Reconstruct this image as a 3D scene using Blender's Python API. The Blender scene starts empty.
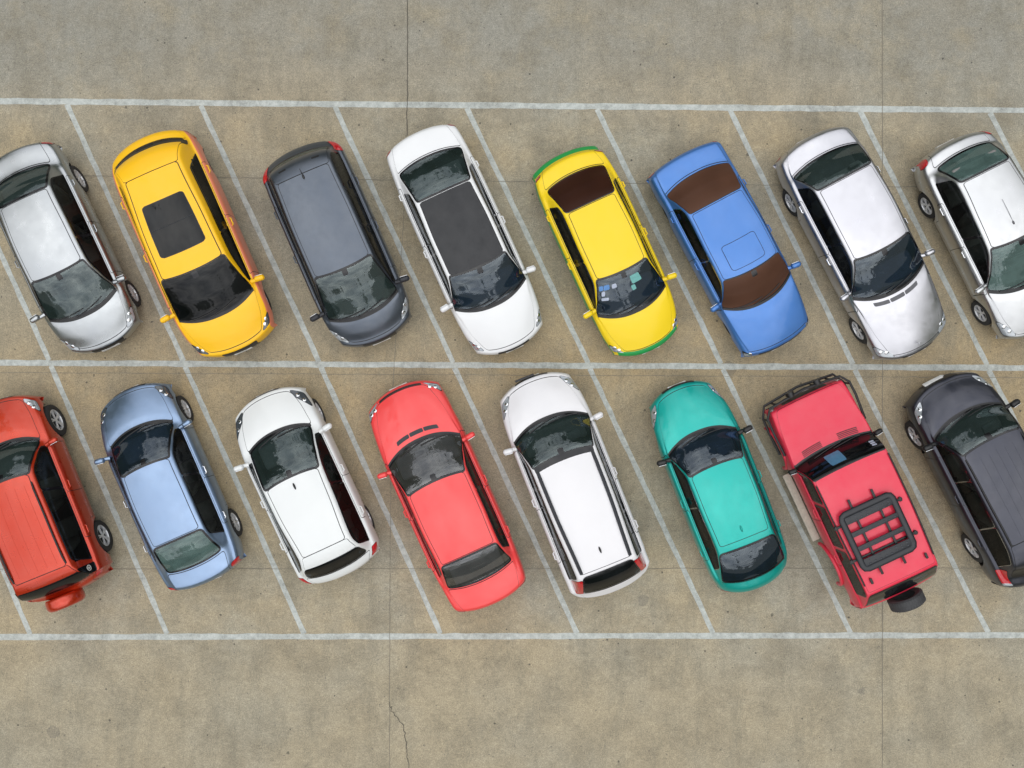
import bpy, bmesh, math, random
import numpy as np
from mathutils import Vector, Matrix

random.seed(7)
scene = bpy.context.scene
C = scene.collection
R = math.radians

# ------------------------------------------------------------------ helpers
def link(o, parent=None):
    C.objects.link(o)
    if parent is not None:
        o.parent = parent
    return o

def mesh_obj(name, verts, faces, mats, parent=None, smooth=True, fmat=None, sharp=38):
    me = bpy.data.meshes.new(name)
    me.from_pydata([tuple(map(float, v)) for v in verts], [], [tuple(int(i) for i in f) for f in faces])
    if not isinstance(mats, (list, tuple)):
        mats = [mats]
    for m in mats:
        me.materials.append(m)
    if fmat is not None:
        me.polygons.foreach_set('material_index', fmat)
    me.validate()
    finish(me, smooth, sharp)
    return link(bpy.data.objects.new(name, me), parent)

def finish(me, smooth=True, sharp=38):
    if smooth:
        bm = bmesh.new(); bm.from_mesh(me)
        lim = R(sharp)
        for f in bm.faces:
            f.smooth = True
        for e in bm.edges:
            e.smooth = not (len(e.link_faces) != 2 or e.calc_face_angle(0) > lim)
        bm.to_mesh(me); bm.free()
    me.update()

class MB:
    """collects several shapes into ONE mesh"""
    def __init__(self):
        self.v = []; self.f = []
    def add(self, verts, faces):
        n = len(self.v)
        self.v += [tuple(p) for p in verts]
        self.f += [tuple(i + n for i in f) for f in faces]
    def box(self, c, s, bev=0.0, rot=None):
        bm = bmesh.new()
        bmesh.ops.create_cube(bm, size=1)
        for v in bm.verts:
            v.co = Vector((v.co.x * s[0], v.co.y * s[1], v.co.z * s[2]))
        if bev:
            bmesh.ops.bevel(bm, geom=bm.edges[:] , offset=bev, segments=2, affect='EDGES', profile=0.5)
        M = rot if rot is not None else Matrix.Identity(3)
        bm.verts.index_update()
        self.add([M @ v.co + Vector(c) for v in bm.verts], [[v.index for v in f.verts] for f in bm.faces])
        bm.free()
    def ball(self, c, s, seg=14, rot=None):
        bm = bmesh.new()
        bmesh.ops.create_uvsphere(bm, u_segments=seg, v_segments=max(6, seg // 2 + 2), radius=1)
        M = rot if rot is not None else Matrix.Identity(3)
        bm.verts.index_update()
        self.add([M @ Vector((v.co.x * s[0], v.co.y * s[1], v.co.z * s[2])) + Vector(c) for v in bm.verts],
                 [[v.index for v in f.verts] for f in bm.faces])
        bm.free()
    def tube(self, pts, r, seg=8, cap=True):
        pts = [Vector(p) for p in pts]
        rings = []
        n = len(pts)
        up = None
        for i, p in enumerate(pts):
            t = (pts[min(i + 1, n - 1)] - pts[max(i - 1, 0)]).normalized()
            if up is None:
                up = Vector((0, 0, 1)) if abs(t.z) < .9 else Vector((1, 0, 0))
            a = t.cross(up).normalized(); b = a.cross(t).normalized(); up = b
            rr = r[i] if isinstance(r, (list, tuple)) else r
            rings.append([p + (a * math.cos(k * 2 * math.pi / seg) + b * math.sin(k * 2 * math.pi / seg)) * rr for k in range(seg)])
        vs = [q for g in rings for q in g]; fs = []
        for i in range(n - 1):
            for k in range(seg):
                k2 = (k + 1) % seg
                fs.append((i * seg + k, i * seg + k2, (i + 1) * seg + k2, (i + 1) * seg + k))
        if cap:
            fs.append(tuple(range(seg))); fs.append(tuple((n - 1) * seg + k for k in reversed(range(seg))))
        self.add(vs, fs)
    def lathe_y(self, prof, seg=40, c=(0, 0, 0)):
        """prof: (radius, y) list revolved round the y axis"""
        vs = []; fs = []
        for (r, y) in prof:
            for k in range(seg):
                a = 2 * math.pi * k / seg
                vs.append((c[0] + r * math.cos(a), c[1] + y, c[2] + r * math.sin(a)))
        for i in range(len(prof) - 1):
            for k in range(seg):
                k2 = (k + 1) % seg
                fs.append((i * seg + k, i * seg + k2, (i + 1) * seg + k2, (i + 1) * seg + k))
        self.add(vs, fs)
    def obj(self, name, mat, parent=None, sharp=38):
        return mesh_obj(name, self.v, self.f, mat, parent, True, None, sharp)

# ------------------------------------------------------------------ materials
def new_mat(name):
    m = bpy.data.materials.new(name); m.use_nodes = True
    nt = m.node_tree
    return m, nt, nt.nodes['Principled BSDF']

def setp(p, **k):
    names = dict(base='Base Color', rough='Roughness', metal='Metallic', ior='IOR', spec='Specular IOR Level',
                 coat='Coat Weight', crough='Coat Roughness', emit='Emission Color', estr='Emission Strength', trans='Transmission Weight')
    for a, b in k.items():
        if a in ('base', 'emit'):
            b = (b[0], b[1], b[2], 1)
        p.inputs[names[a]].default_value = b

def srgb(r, g, b):
    f = lambda c: (c / 255 / 12.92) if c / 255 <= .04045 else ((c / 255 + .055) / 1.055) ** 2.4
    return (f(r), f(g), f(b))

def noise(nt, scale, detail=4, rough=.55, coord='Object', vec=None):
    n = nt.nodes.new('ShaderNodeTexNoise')
    n.inputs['Scale'].default_value = scale; n.inputs['Detail'].default_value = detail; n.inputs['Roughness'].default_value = rough
    if vec is None:
        tc = nt.nodes.get('TC') or nt.nodes.new('ShaderNodeTexCoord'); tc.name = 'TC'
        vec = tc.outputs[coord]
    nt.links.new(vec, n.inputs['Vector'])
    return n.outputs['Fac']

def ramp(nt, fac, stops):
    r = nt.nodes.new('ShaderNodeValToRGB')
    el = r.color_ramp.elements
    while len(el) < len(stops):
        el.new(.5)
    for e, (p, c) in zip(el, stops):
        e.position = p
        e.color = (c, c, c, 1) if not isinstance(c, tuple) else (c[0], c[1], c[2], 1)
    nt.links.new(fac, r.inputs['Fac'])
    return r.outputs['Color']

def mixc(nt, fac, a, b, mode='MIX'):
    m = nt.nodes.new('ShaderNodeMix'); m.data_type = 'RGBA'; m.blend_type = mode
    for sock, val in ((m.inputs[0], fac), (m.inputs[6], a), (m.inputs[7], b)):
        if isinstance(val, bpy.types.NodeSocket):
            nt.links.new(val, sock)
        elif isinstance(val, (int, float)):
            sock.default_value = val
        else:
            sock.default_value = (val[0], val[1], val[2], 1)
    return m.outputs[2]

def math_n(nt, op, a, b=None, c=None):
    m = nt.nodes.new('ShaderNodeMath'); m.operation = op
    for i, val in enumerate((a, b, c)):
        if val is None: continue
        if isinstance(val, bpy.types.NodeSocket):
            nt.links.new(val, m.inputs[i])
        else:
            m.inputs[i].default_value = val
    return m.outputs[0]

def paint(name, col, metal=0.0, rough=.45, coat=.4, dirt=.05):
    m, nt, p = new_mat(name)
    setp(p, rough=rough, metal=metal, coat=coat, crough=.04)
    dust = ramp(nt, noise(nt, 2.2, 6, .65), [(.35, 0.0), (.75, dirt)])
    c = mixc(nt, dust, col, (.42, .39, .34))
    nt.links.new(c, p.inputs['Base Color'])
    rr = ramp(nt, noise(nt, 5, 5, .6), [(.3, rough - .06), (.7, rough + .1)])
    nt.links.new(rr, p.inputs['Roughness'])
    cr = ramp(nt, noise(nt, 3, 5, .6), [(.3, .03), (.75, .14)])
    nt.links.new(cr, p.inputs['Coat Roughness'])
    return m

def plain(name, col, rough=.5, metal=0.0, coat=0.0, ior=1.5, bump=0):
    m, nt, p = new_mat(name)
    setp(p, base=col, rough=rough, metal=metal, coat=coat, ior=ior)
    v = ramp(nt, noise(nt, 14, 5, .6), [(.3, .86), (.7, 1.1)])
    nt.links.new(mixc(nt, 1.0, col, v, 'MULTIPLY'), p.inputs['Base Color'])
    return m

def glass(name, col, ior=1.62, rough=.015, amt=.5):
    """tinted car glass over a dark cabin: soft interior shapes, mirror-like face"""
    m, nt, p = new_mat(name)
    setp(p, rough=rough, ior=ior)
    v = ramp(nt, noise(nt, 1.7, 2, .4), [(.35, 1 - amt), (.7, 1 + amt)])
    nt.links.new(mixc(nt, 1.0, col, v, 'MULTIPLY'), p.inputs['Base Color'])
    rr = ramp(nt, noise(nt, 4, 4, .6), [(.4, rough), (.8, rough + .05)])
    nt.links.new(rr, p.inputs['Roughness'])
    return m

M = {}
M['black'] = plain('black_trim', (.012, .012, .013), .42)
M['gap'] = plain('panel_gap_dark', (.012, .012, .012), .7)
M['frit'] = plain('black_glass_edge', (.008, .008, .01), .12)
M['opening'] = plain('window_opening', (.02, .02, .02), .8)
M['rubber'] = plain('tyre_rubber', (.022, .022, .023), .78)
M['tread'] = plain('spare_tyre_rubber', (.05, .05, .053), .7)
M['alloy'] = plain('alloy_rim', (.66, .67, .69), .32, .35)
M['darkalloy'] = plain('dark_wheel_well', (.02, .02, .022), .6)
M['chrome'] = plain('chrome', (.75, .76, .78), .12, 1)
M['lamp'] = plain('headlamp_lens', (.42, .45, .48), .06, .35, 1)
M['lampdark'] = plain('smoked_headlamp_lens', (.07, .08, .09), .06, .2, 1)
M['red'] = plain('tail_lamp_red', (.50, .012, .02), .1, 0, 1)
M['amber'] = plain('indicator_amber', (.55, .2, .03), .1, 0, 1)
M['plate'] = plain('number_plate', (.70, .70, .68), .5)
M['seat'] = plain('seat_cloth', (.20, .195, .19), .85)
M['dash'] = plain('dashboard_plastic', (.075, .075, .078), .6)
M['rack'] = plain('rack_black_steel', (.014, .016, .021), .38)
M['rackshine'] = plain('rack_glossy_studs', (.05, .055, .065), .15)
M['ventred'] = plain('dark_red_grille', (.10, .015, .022), .6)
M['ventgrey'] = plain('vent_grey', (.10, .10, .11), .5)
M['gunmetal'] = plain('dark_grey_metal', (.03, .032, .038), .45, .3)
M['beige'] = plain('worn_beige_step', (.50, .46, .38), .7)
M['sticker'] = plain('blue_sticker', (.10, .25, .55), .4)
M['sticker2'] = plain('pale_green_paper', (.16, .42, .40), .5)
M['sticker3'] = plain('pale_sticker', (.45, .5, .62), .4)
M['screen'] = plain('blue_card', (.07, .22, .36), .35)
def clear_glass(name, tint, ior=1.5, rough=.012, dust=.03, film=(.42, .41, .38), gloss=(.95, .98, 1)):
    m, nt, p = new_mat(name)
    nt.nodes.remove(p)
    tr = nt.nodes.new('ShaderNodeBsdfTransparent'); tr.inputs[0].default_value = (tint[0], tint[1], tint[2], 1)
    gl = nt.nodes.new('ShaderNodeBsdfGlossy'); gl.inputs['Roughness'].default_value = rough; gl.inputs[0].default_value = gloss + (1,)
    fr = nt.nodes.new('ShaderNodeFresnel'); fr.inputs[0].default_value = ior
    di = nt.nodes.new('ShaderNodeBsdfDiffuse'); di.inputs[0].default_value = film + (1,)
    a = nt.nodes.new('ShaderNodeMixShader'); b = nt.nodes.new('ShaderNodeMixShader')
    nt.links.new(fr.outputs[0], a.inputs[0]); nt.links.new(tr.outputs[0], a.inputs[1]); nt.links.new(gl.outputs[0], a.inputs[2])
    nt.links.new(ramp(nt, noise(nt, 3, 6, .65), [(.30, dust * .6), (.8, dust * 1.6)]), b.inputs[0])
    nt.links.new(a.outputs[0], b.inputs[1]); nt.links.new(di.outputs[0], b.inputs[2])
    nt.links.new(b.outputs[0], nt.nodes['Material Output'].inputs[0])
    return m
OPAQUE = ('brown', 'choc', 'dark')
G = dict(
    teal=clear_glass('glass_blue_green', (.66, .78, .78), 2.0, dust=.10, film=(.10, .155, .165), gloss=(.88, 1, 1)),
    dark=glass('glass_near_black', (.005, .006, .007), 1.38),
    navy=clear_glass('glass_dark_navy', (.42, .54, .74), 2.0, dust=.10, film=(.05, .09, .16), gloss=(.85, .95, 1)),
    grey=clear_glass('glass_smoke_grey', (.76, .79, .86), 2.0, dust=.07),
    brown=glass('glass_brown_film', (.085, .040, .025), 1.2, .3, .10),
    choc=glass('glass_dark_brown_film', (.034, .012, .007), 1.2, .35, .12),
    side=clear_glass('glass_side_dark', (.30, .33, .31), 1.26, .03, .01),
    pale=clear_glass('glass_pale_green', (.74, .92, .89), 2.0, dust=.26, film=(.20, .33, .31), gloss=(.88, 1, .98)),
)

# ------------------------------------------------------------------ car surface
def pchip_d(x, y):
    h = np.diff(x); d = np.diff(y, axis=-1) / h
    out = np.zeros_like(y)
    w1 = 2 * h[1:] + h[:-1]; w2 = h[1:] + 2 * h[:-1]
    a = d[..., :-1]; b = d[..., 1:]
    ok = a * b > 0
    with np.errstate(divide='ignore', invalid='ignore'):
        hm = (w1 + w2) / (w1 / np.where(ok, a, 1) + w2 / np.where(ok, b, 1))
    out[..., 1:-1] = np.where(ok, hm, 0)
    out[..., 0] = d[..., 0]; out[..., -1] = d[..., -1]
    return out

def herm(x, y, d, q):
    """x (n,), y,d (...,n) evaluated at q matching leading dims"""
    i = np.clip(np.searchsorted(x, q, side='right') - 1, 0, len(x) - 2)
    h = x[i + 1] - x[i]; t = (q - x[i]) / h
    if y.ndim == 1:
        y0, y1, d0, d1 = y[i], y[i + 1], d[i], d[i + 1]
    else:
        k = np.arange(y.shape[0])
        y0, y1, d0, d1 = y[k, i], y[k, i + 1], d[k, i], d[k, i + 1]
    return (y0 * (1 + 2 * t) * (1 - t) ** 2 + d0 * h * t * (1 - t) ** 2 + y1 * t * t * (3 - 2 * t) + d1 * h * t * t * (t - 1))

A_KEYS = np.array([0, .40, .58, .64, .70, .82, .92, 1.0])

class Surf:
    def __init__(s, P):
        L, W = P['L'], P['W']; F, B = L / 2, -L / 2
        s.P = P; s.W = W
        zb = P.get('zb', .2); zn = P.get('zn', .70); zc = P['zcowl']; zr = P['zroof']
        zm = P.get('zmid', .56)
        bf = P.get('bf', .34); bb = P.get('bb', -.22)
        yc, yt, yr, yd = P['ye']
        yc += .03; yt += .03; yr += .03; yd += .03
        xc, xt, xr, xd = P['cowl'], P['wst'], P['rwt'], P['rwb']
        fw = P.get('fw', .86); rw = P.get('rw', .86)
        zd0 = P.get('zd0', zc + .02); zd1 = P.get('zd1', zd0 - .06)
        h0 = F - P.get('lead', .15)
        lerp = lambda a, b, t: a + (b - a) * t
        cr = P.get('crown', .05)
        nose_y = P.get('nose_y', .6)
        hcr = P.get('hcrown', .045)
        sq = P.get('sq', 0)         # 1 = boxy plan
        S = [  # x, z, w, ye, bow, crown
            (F - .10, zb + .075, fw - .04, nose_y * W * .8, bf, .01),
            (F - .012, zb + .17, fw, nose_y * W * .85, bf, .01),
            (F, zm - .06, fw + .005, nose_y * W * .9, bf, .012),
            (F - .03, zn - .075, fw + .01, nose_y * W * .95, bf, .02),
            (h0, zn, lerp(fw, 1, .28), nose_y * W, bf * .95, hcr * .8),
            (lerp(h0, xc, .35), lerp(zn, zc, .5), lerp(.97, 1, sq), lerp(nose_y * W, yc, .55), lerp(bf, P.get('bc', .33), .4), hcr),
            (lerp(h0, xc, .75), lerp(zn, zc, .86), lerp(.992, 1, sq), lerp(nose_y * W, yc, .85), lerp(bf, P.get('bc', .33), .75), hcr),
            (xc, zc, 1, yc, P.get('bc', .33), P.get('ccrown', .05)),
            (lerp(xc, xt, .5), lerp(zc, zr - .04, .5) + P.get('wbulge', .035), 1, lerp(yc, yt, .52), lerp(P.get('bc', .33), P.get('bt', .17), .5), cr),
            (xt, zr - .04, 1, yt, P.get('bt', .17), cr),
            (lerp(xt, xr, .45), zr, 1, lerp(yt, yr, .45) + P.get('rbulge', .012), lerp(P.get('bt', .17), P.get('br', 0), .5), cr),
            (xr, P.get('zrt', zr - .05), .995, yr, P.get('br', 0), cr * .9),
            (lerp(xr, xd, .5), lerp(P.get('zrt', zr - .05), zd0, .5) + P.get('rwbulge', .03), .985, lerp(yr, yd, .5), lerp(P.get('br', 0), P.get('bd', -.2), .5), cr * .9),
            (xd, zd0, P.get('wd', .965), yd, P.get('bd', -.2), .045),
            (P.get('xde', B + .10), zd1, P.get('wde', .91), lerp(yd, nose_y * W, .6), bb, .03),
            (P.get('xdf', B + .03), zd1 - P.get('zlip', .10), rw + .01, nose_y * W, bb, .02),
            (B, zm, rw + .01, nose_y * W, bb, .015),
            (B + .015, zb + .15, rw, nose_y * W, bb, .01),
            (B + .10, zb + .075, rw - .03, nose_y * W * .95, bb, .01)]
        S = np.array(S, float).T
        x, z = S[0], S[1]
        u = np.concatenate([[0], np.cumsum(np.hypot(np.diff(x), np.diff(z)))])
        s.u = u; s.n = len(u); s.zb = zb; s.zbelt = P['zbelt']; s.st = S
        s.cur = [(S[i] * (W if i == 2 else 1)) for i in range(6)]
        s.cur.append(zb + np.array([.055, .055, .055, .05, .03, .01, 0, 0, 0, 0, 0, 0, 0, 0, .03, .05, .055, .055, .055]))
        s.d = [pchip_d(u, c) for c in s.cur]
        s.gh = P.get('ghw', .10)
    def U(s, st):
        i = int(math.floor(st)); f = st - i
        return s.u[i] if f == 0 else s.u[i] * (1 - f) + s.u[i + 1] * f
    def eval(s, uu, vv):
        uu = np.atleast_1d(np.asarray(uu, float)); vv = np.atleast_1d(np.asarray(vv, float))
        uu, vv = np.broadcast_arrays(uu, vv); shp = uu.shape
        uu = np.clip(uu.ravel(), s.u[0], s.u[-1]); vv = vv.ravel()
        x, z, w, ye, bow, cr, zbl = [herm(s.u, c, d, uu) for c, d in zip(s.cur, s.d)]
        zr = z - cr
        k = .05
        zs = zr - .035
        zs = .5 * (zs + s.zbelt - np.sqrt((zs - s.zbelt) ** 2 + k * k)) + .012
        y5 = np.maximum(w - s.gh, ye + .02)
        y4 = np.maximum(w - s.gh * .45, y5 + .015)
        y3 = np.maximum(w - .012, y4 + .008); wm = np.maximum(w, y3 + .004)
        one = np.ones_like(w)
        Y = np.stack([0 * one, ye, y5, y4, y3, wm, wm * .968, wm * .90], 1)
        zmid = .5 * (zs + zbl) + .04
        Z = np.stack([z, zr, zs + .012, zs - .012, zs - .085, np.minimum(zmid, zs - .16), np.minimum(zbl + .17, zs - .25), zbl], 1)
        lim = z[:, None] - np.arange(8)[None] * .0035
        Z = np.minimum(Z, lim)
        Z = np.maximum(Z, zbl[:, None] - .0 + (7 - np.arange(8))[None] * .0025)
        dY = pchip_d(A_KEYS, Y); dZ = pchip_d(A_KEYS, Z); dZ[:, 0] = 0
        a = np.abs(vv)
        y = herm(A_KEYS, Y, dY, a); zz = herm(A_KEYS, Z, dZ, a)
        ye_ = np.where(a > .82, wm, np.abs(y))
        X = x - bow * (ye_ / s.W) ** 2.3
        return np.stack([X, np.sign(vv) * y, zz], 1).reshape(shp + (3,))
    def normal(s, uu, vv):
        e = 2e-3
        du = s.eval(uu + e, vv) - s.eval(uu - e, vv)
        dv = s.eval(uu, vv + e) - s.eval(uu, vv - e)
        n = np.cross(dv, du)
        return n / np.maximum(np.linalg.norm(n, axis=-1, keepdims=True), 1e-9)
    def u_at(s, x, v=0.0, lo=None, hi=None):
        lo = s.u[3] if lo is None else lo; hi = s.u[15] if hi is None else hi
        for _ in range(40):
            m = .5 * (lo + hi)
            if s.eval(m, v)[0, 0] > x: lo = m
            else: hi = m
        return .5 * (lo + hi)
    def v_at(s, u, y):
        lo, hi = 0., .82
        for _ in range(40):
            m = .5 * (lo + hi)
            if s.eval(u, m)[0, 1] < abs(y): lo = m
            else: hi = m
        return math.copysign(.5 * (lo + hi), y)
    def pt(s, u, v, off=0):
        u = np.array([u]); v = np.array([v])
        return Vector((s.eval(u, v)[0] + s.normal(u, v)[0] * off).tolist())
    def patch(s, ua, ub, va, vb, off, r=.0, nu=20, nv=14, grow=0.0, skirt=True):
        """curved panel lying on the car's skin; ua/ub numbers or f(t across), va/vb numbers or f(s along)"""
        fa = ua if callable(ua) else (lambda t: ua + 0 * t)
        fb = ub if callable(ub) else (lambda t: ub + 0 * t)
        ga = va if callable(va) else (lambda q: va + 0 * q)
        gb = vb if callable(vb) else (lambda q: vb + 0 * q)
        h = np.array([.5])
        um = .5 * (fa(h) + fb(h)); vm = .5 * (ga(h) + gb(h))
        lu = np.linalg.norm(s.eval(fa(h), vm) - s.eval(um, vm)) + np.linalg.norm(s.eval(fb(h), vm) - s.eval(um, vm))
        lv = np.linalg.norm(s.eval(um, ga(h)) - s.eval(um, vm)) + np.linalg.norm(s.eval(um, gb(h)) - s.eval(um, vm))
        lu = max(lu, .01); lv = max(lv, .01)
        g_u = grow / lu; g_v = grow / lv
        r = min(max(r + (grow if r else 0), .006), lu * .49 + grow, lv * .49 + grow)
        S0 = .5 - .5 * np.cos(np.linspace(0, math.pi, nu + 1))
        S0 = .6 * S0 + .4 * np.linspace(0, 1, nu + 1)
        T0 = .5 - .5 * np.cos(np.linspace(0, math.pi, nv + 1)); T0 = .5 * T0 + .5 * np.linspace(0, 1, nv + 1)
        ss = -g_u + (1 + 2 * g_u) * S0
        LU = lu + 2 * grow; LV = lv + 2 * grow
        dd = np.minimum(S0, 1 - S0) * LU
        ins = np.where(dd < r, r - np.sqrt(np.maximum(r * r - (r - dd) ** 2, 0)), 0) / LV if r > 0 else 0 * S0
        SS = np.repeat(ss[:, None], nv + 1, 1)
        TT = ins[:, None] + (1 - 2 * ins[:, None]) * T0[None]
        TT = -g_v + (1 + 2 * g_v) * TT
        sc = np.clip(SS, 0, 1); tc = np.clip(TT, 0, 1)
        UU = fa(tc) + (fb(tc) - fa(tc)) * SS
        VV = ga(sc) + (gb(sc) - ga(sc)) * TT
        base = s.eval(UU, VV); N = s.normal(UU, VV)
        top = (base + N * off).reshape(-1, 3)
        fs = []
        w = nv + 1
        flip = False
        for i in range(nu):
            for j in range(nv):
                fs.append((i * w + j, i * w + j + 1, (i + 1) * w + j + 1, (i + 1) * w + j))
        vs = list(top)
        if skirt:
            loop = [j for j in range(w)] + [i * w + nv for i in range(1, nu + 1)] + [nu * w + j for j in range(nv - 1, -1, -1)] + [i * w for i in range(nu - 1, 0, -1)]
            low = (base - N * .002).reshape(-1, 3)
            m = len(vs)
            vs += [low[k] for k in loop]
            q = len(loop)
            for k in range(q):
                k2 = (k + 1) % q
                fs.append((loop[k2], loop[k], m + k, m + k2))
        # orient outwards
        f0 = fs[(nu // 2) * nv + nv // 2]
        p = [np.array(vs[k]) for k in f0]
        if np.dot(np.cross(p[1] - p[0], p[2] - p[0]), N.reshape(-1, 3)[f0[0]]) < 0:
            fs = [tuple(reversed(f)) for f in fs]
        return vs, fs, (UU, VV)
    def ring(s, ua, ub, va, vb, off, r, nu, nv, gout, gin):
        w = nv + 1
        loop = [j for j in range(w)] + [i * w + nv for i in range(1, nu + 1)] + [nu * w + j for j in range(nv - 1, -1, -1)] + [i * w for i in range(nu - 1, 0, -1)]
        o, _, _ = s.patch(ua, ub, va, vb, off * .86, r, nu, nv, gout, False)
        i_, _, _ = s.patch(ua, ub, va, vb, off, r, nu, nv, -gin, False)
        a = [o[k] for k in loop]; b = [i_[k] for k in loop]; q = len(loop)
        fs = [(k, (k + 1) % q, q + (k + 1) % q, q + k) for k in range(q)]
        vs = a + b
        p = [np.array(vs[k]) for k in fs[3]]
        if np.cross(p[1] - p[0], p[3] - p[0])[2] < 0:
            fs = [tuple(reversed(f)) for f in fs]
        return vs, fs

# ------------------------------------------------------------------ car builder
CAR_GROUP = 'cars parked in slanted rows'

def make_wheel(root, x, y, side, rad, rimr, style, mat):
    t = MB()
    w = .10
    prof = [(rimr, -w * .8), (rimr + .02, -w), (rad - .035, -w), (rad - .008, -w * .8), (rad, -w * .5), (rad, w * .5), (rad - .008, w * .8),
            (rad - .035, w), (rimr + .02, w * 1.0), (rimr, w * .8)]
    t.lathe_y(prof, 36)
    tyre = t.obj('wheel', M['rubber'], root)
    tyre.location = (x, y, rad)
    rm = MB()
    o = side
    rm.lathe_y([(rimr + .004, -w * .75), (rimr + .004, o * w * .80 if o > 0 else w * .80), (rimr - .018, w * .84), (rimr - .03, w * .55), (rimr - .03, -w * .7)], 36)
    if style == 'cap':
        rm.lathe_y([(.001, w * .66), (.05, w * .7), (rimr * .6, w * .62), (rimr - .02, w * .72)], 36)
    ns = 5 if style in ('five', 'cap') else 10
    for k in range(ns):
        a = 2 * math.pi * k / ns + .3
        for da in ((-.13, .13) if style == 'five' else (0,)):
            p0 = (math.cos(a + da * .6) * .035, w * .62, math.sin(a + da * .6) * .035)
            p1 = (math.cos(a + da) * (rimr - .012), w * .74, math.sin(a + da) * (rimr - .012))
            rm.tube([p0, p1], .017 if style == 'five' else .013, 6)
    rm.lathe_y([(.001, w * .8), (.035, w * .78), (.045, w * .6)], 20)
    if side < 0:
        rm.v = [(p[0], -p[1], p[2]) for p in rm.v]; rm.f = [tuple(reversed(f)) for f in rm.f]
    rm.obj('rim', mat, tyre)
    dk = MB()
    dk.lathe_y([(.001, side * w * .25), (rimr + .001, side * w * .25)], 30)
    dk.obj('brake_disc', M['darkalloy'], tyre)

def build_car(P):
    s = Surf(P); W = s.W; L = P['L']
    root = bpy.data.objects.new(P['name'], None); C.objects.link(root)
    root.empty_display_size = .3
    root['label'] = P['label']; root['category'] = P['cat']; root['group'] = CAR_GROUP
    pm = P['paint']; pm2 = P.get('paint2', pm)
    U = s.U
    hatch = P['kind'] in ('hatch', 'suv', 'box')
    wv = .385; gv = P.get('rgv', .385)
    gname = P.get('glass', 'teal'); rname = P.get('rglass', gname)
    if P['kind'] == 'sedan':
        ra, rb = U(11) + .03, U(13) - .035
    else:
        ra, rb = U(P.get('rg0', 12.15)), U(P.get('rg1', 13)) - .03
    con = lambda c: (lambda t: c + 0 * t)
    PANES = [dict(n='windscreen', a=con(U(7) + .045), b=con(U(9) - .02), lo=-wv, hi=wv, g=gname, r=.07, q=(30, 34), trim=M['frit'], gr=.028 if not P.get('thinseal') else .016),
             dict(n='rear_window', a=con(ra), b=con(rb), lo=-gv, hi=gv, g=rname, r=.07, q=(26, 34), trim=M['frit'], gr=.026 if not P.get('thinseal') else .014)]
    d0, d1 = P.get('dlo', (7.35, 12.0 if not hatch else 12.3))
    ua_, ub_ = U(d0), U(d1)
    top = P.get('svtop', .435); bot = .572
    for sd in (-1, 1):
        lo, hi = sorted((sd * top, sd * bot))
        inner = lambda t, sd=sd: (1 - t) if sd < 0 else t     # 0 at roof side, 1 at belt
        fa = lambda t, inner=inner: ua_ + P.get('slf', .06) * (1 - inner(t))
        fb = lambda t, inner=inner: ub_ - P.get('slr', .16) * (1 - inner(t))
        cuts = P.get('panes', (0, .46, 1.0))
        for k in range(len(cuts) - 1):
            c0, c1 = cuts[k], cuts[k + 1]
            pg = P.get('pgap', .012); g0 = pg if k else 0; g1 = pg if k < len(cuts) - 2 else 0
            f0 = lambda t, c=c0, g=g0, fa=fa, fb=fb: fa(t) + (fb(t) - fa(t)) * c + g
            f1 = lambda t, c=c1, g=g1, fa=fa, fb=fb: fa(t) + (fb(t) - fa(t)) * c - g
            PANES.append(dict(n='side_window', a=f0, b=f1, lo=lo, hi=hi, g=P.get('sglass', 'side'), r=.035, q=(20, 10), trim=P.get('trim', M['frit']), gr=.016))
    def in_hole(u, v):
        for p in PANES:
            if p['g'] in OPAQUE: continue
            t = (v - p['lo']) / (p['hi'] - p['lo'])
            if not 0 < t < 1: continue
            ta = np.array([t]); a = p['a'](ta)[0]; b = p['b'](ta)[0]
            if a < u < b: return True
        return False
    # ---- body shell
    us = []
    for i in range(s.n - 1):
        k = 9 if 3 <= i <= 14 else 5
        us += list(np.linspace(s.u[i], s.u[i + 1], k, endpoint=False))
    us.append(s.u[-1])
    us += [U(7) + .045, U(9) - .02, ra, rb]
    us = sorted(us); us = [q for i, q in enumerate(us) if i == 0 or q - us[i - 1] > 1e-4]
    half = []
    for (a, b), k in zip(zip(A_KEYS[:-1], A_KEYS[1:]), (9, 7, 3, 3, 4, 3, 2)):
        half += list(np.linspace(a, b, k, endpoint=False))
    half.append(1.0)
    half = sorted(set([round(q, 5) for q in half] + [.34, .37, .385, .42, .435, .572] + ([gv] if gv not in (.385, .34) else [])))
    vs_ = np.array([-q for q in reversed(half[1:])] + half)
    us = np.array(us); nu, nv = len(us), len(vs_)
    UU, VV = np.meshgrid(us, vs_, indexing='ij')
    V = s.eval(UU, VV).reshape(-1, 3)
    fs = []; fm = []
    split = P.get('split', 2.0); clad = P.get('clad', 2.0)
    fsplit = P.get('fsplit', None)
    for i in range(nu - 1):
        for j in range(nv - 1):
            fs.append((i * nv + j, i * nv + j + 1, (i + 1) * nv + j + 1, (i + 1) * nv + j))
            a = abs(.5 * (vs_[j] + vs_[j + 1])); um = .5 * (us[i] + us[i + 1])
            m = 0
            if a > split or (fsplit and (um < U(fsplit[0]) or um > U(fsplit[1]))): m = 1
            if a > clad: m = 2
            if a < .58 and in_hole(um, .5 * (vs_[j] + vs_[j + 1])): m = 3
            fm.append(m)
        fs.append((i * nv, (i + 1) * nv, (i + 1) * nv + nv - 1, i * nv + nv - 1)); fm.append(2)
    fs.append(tuple(range(nv))); fm.append(2)
    fs.append(tuple((nu - 1) * nv + j for j in reversed(range(nv)))); fm.append(2)
    body = mesh_obj('body', V, fs, [pm, pm2, M['black'], M['opening']], None, False, fm)
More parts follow.
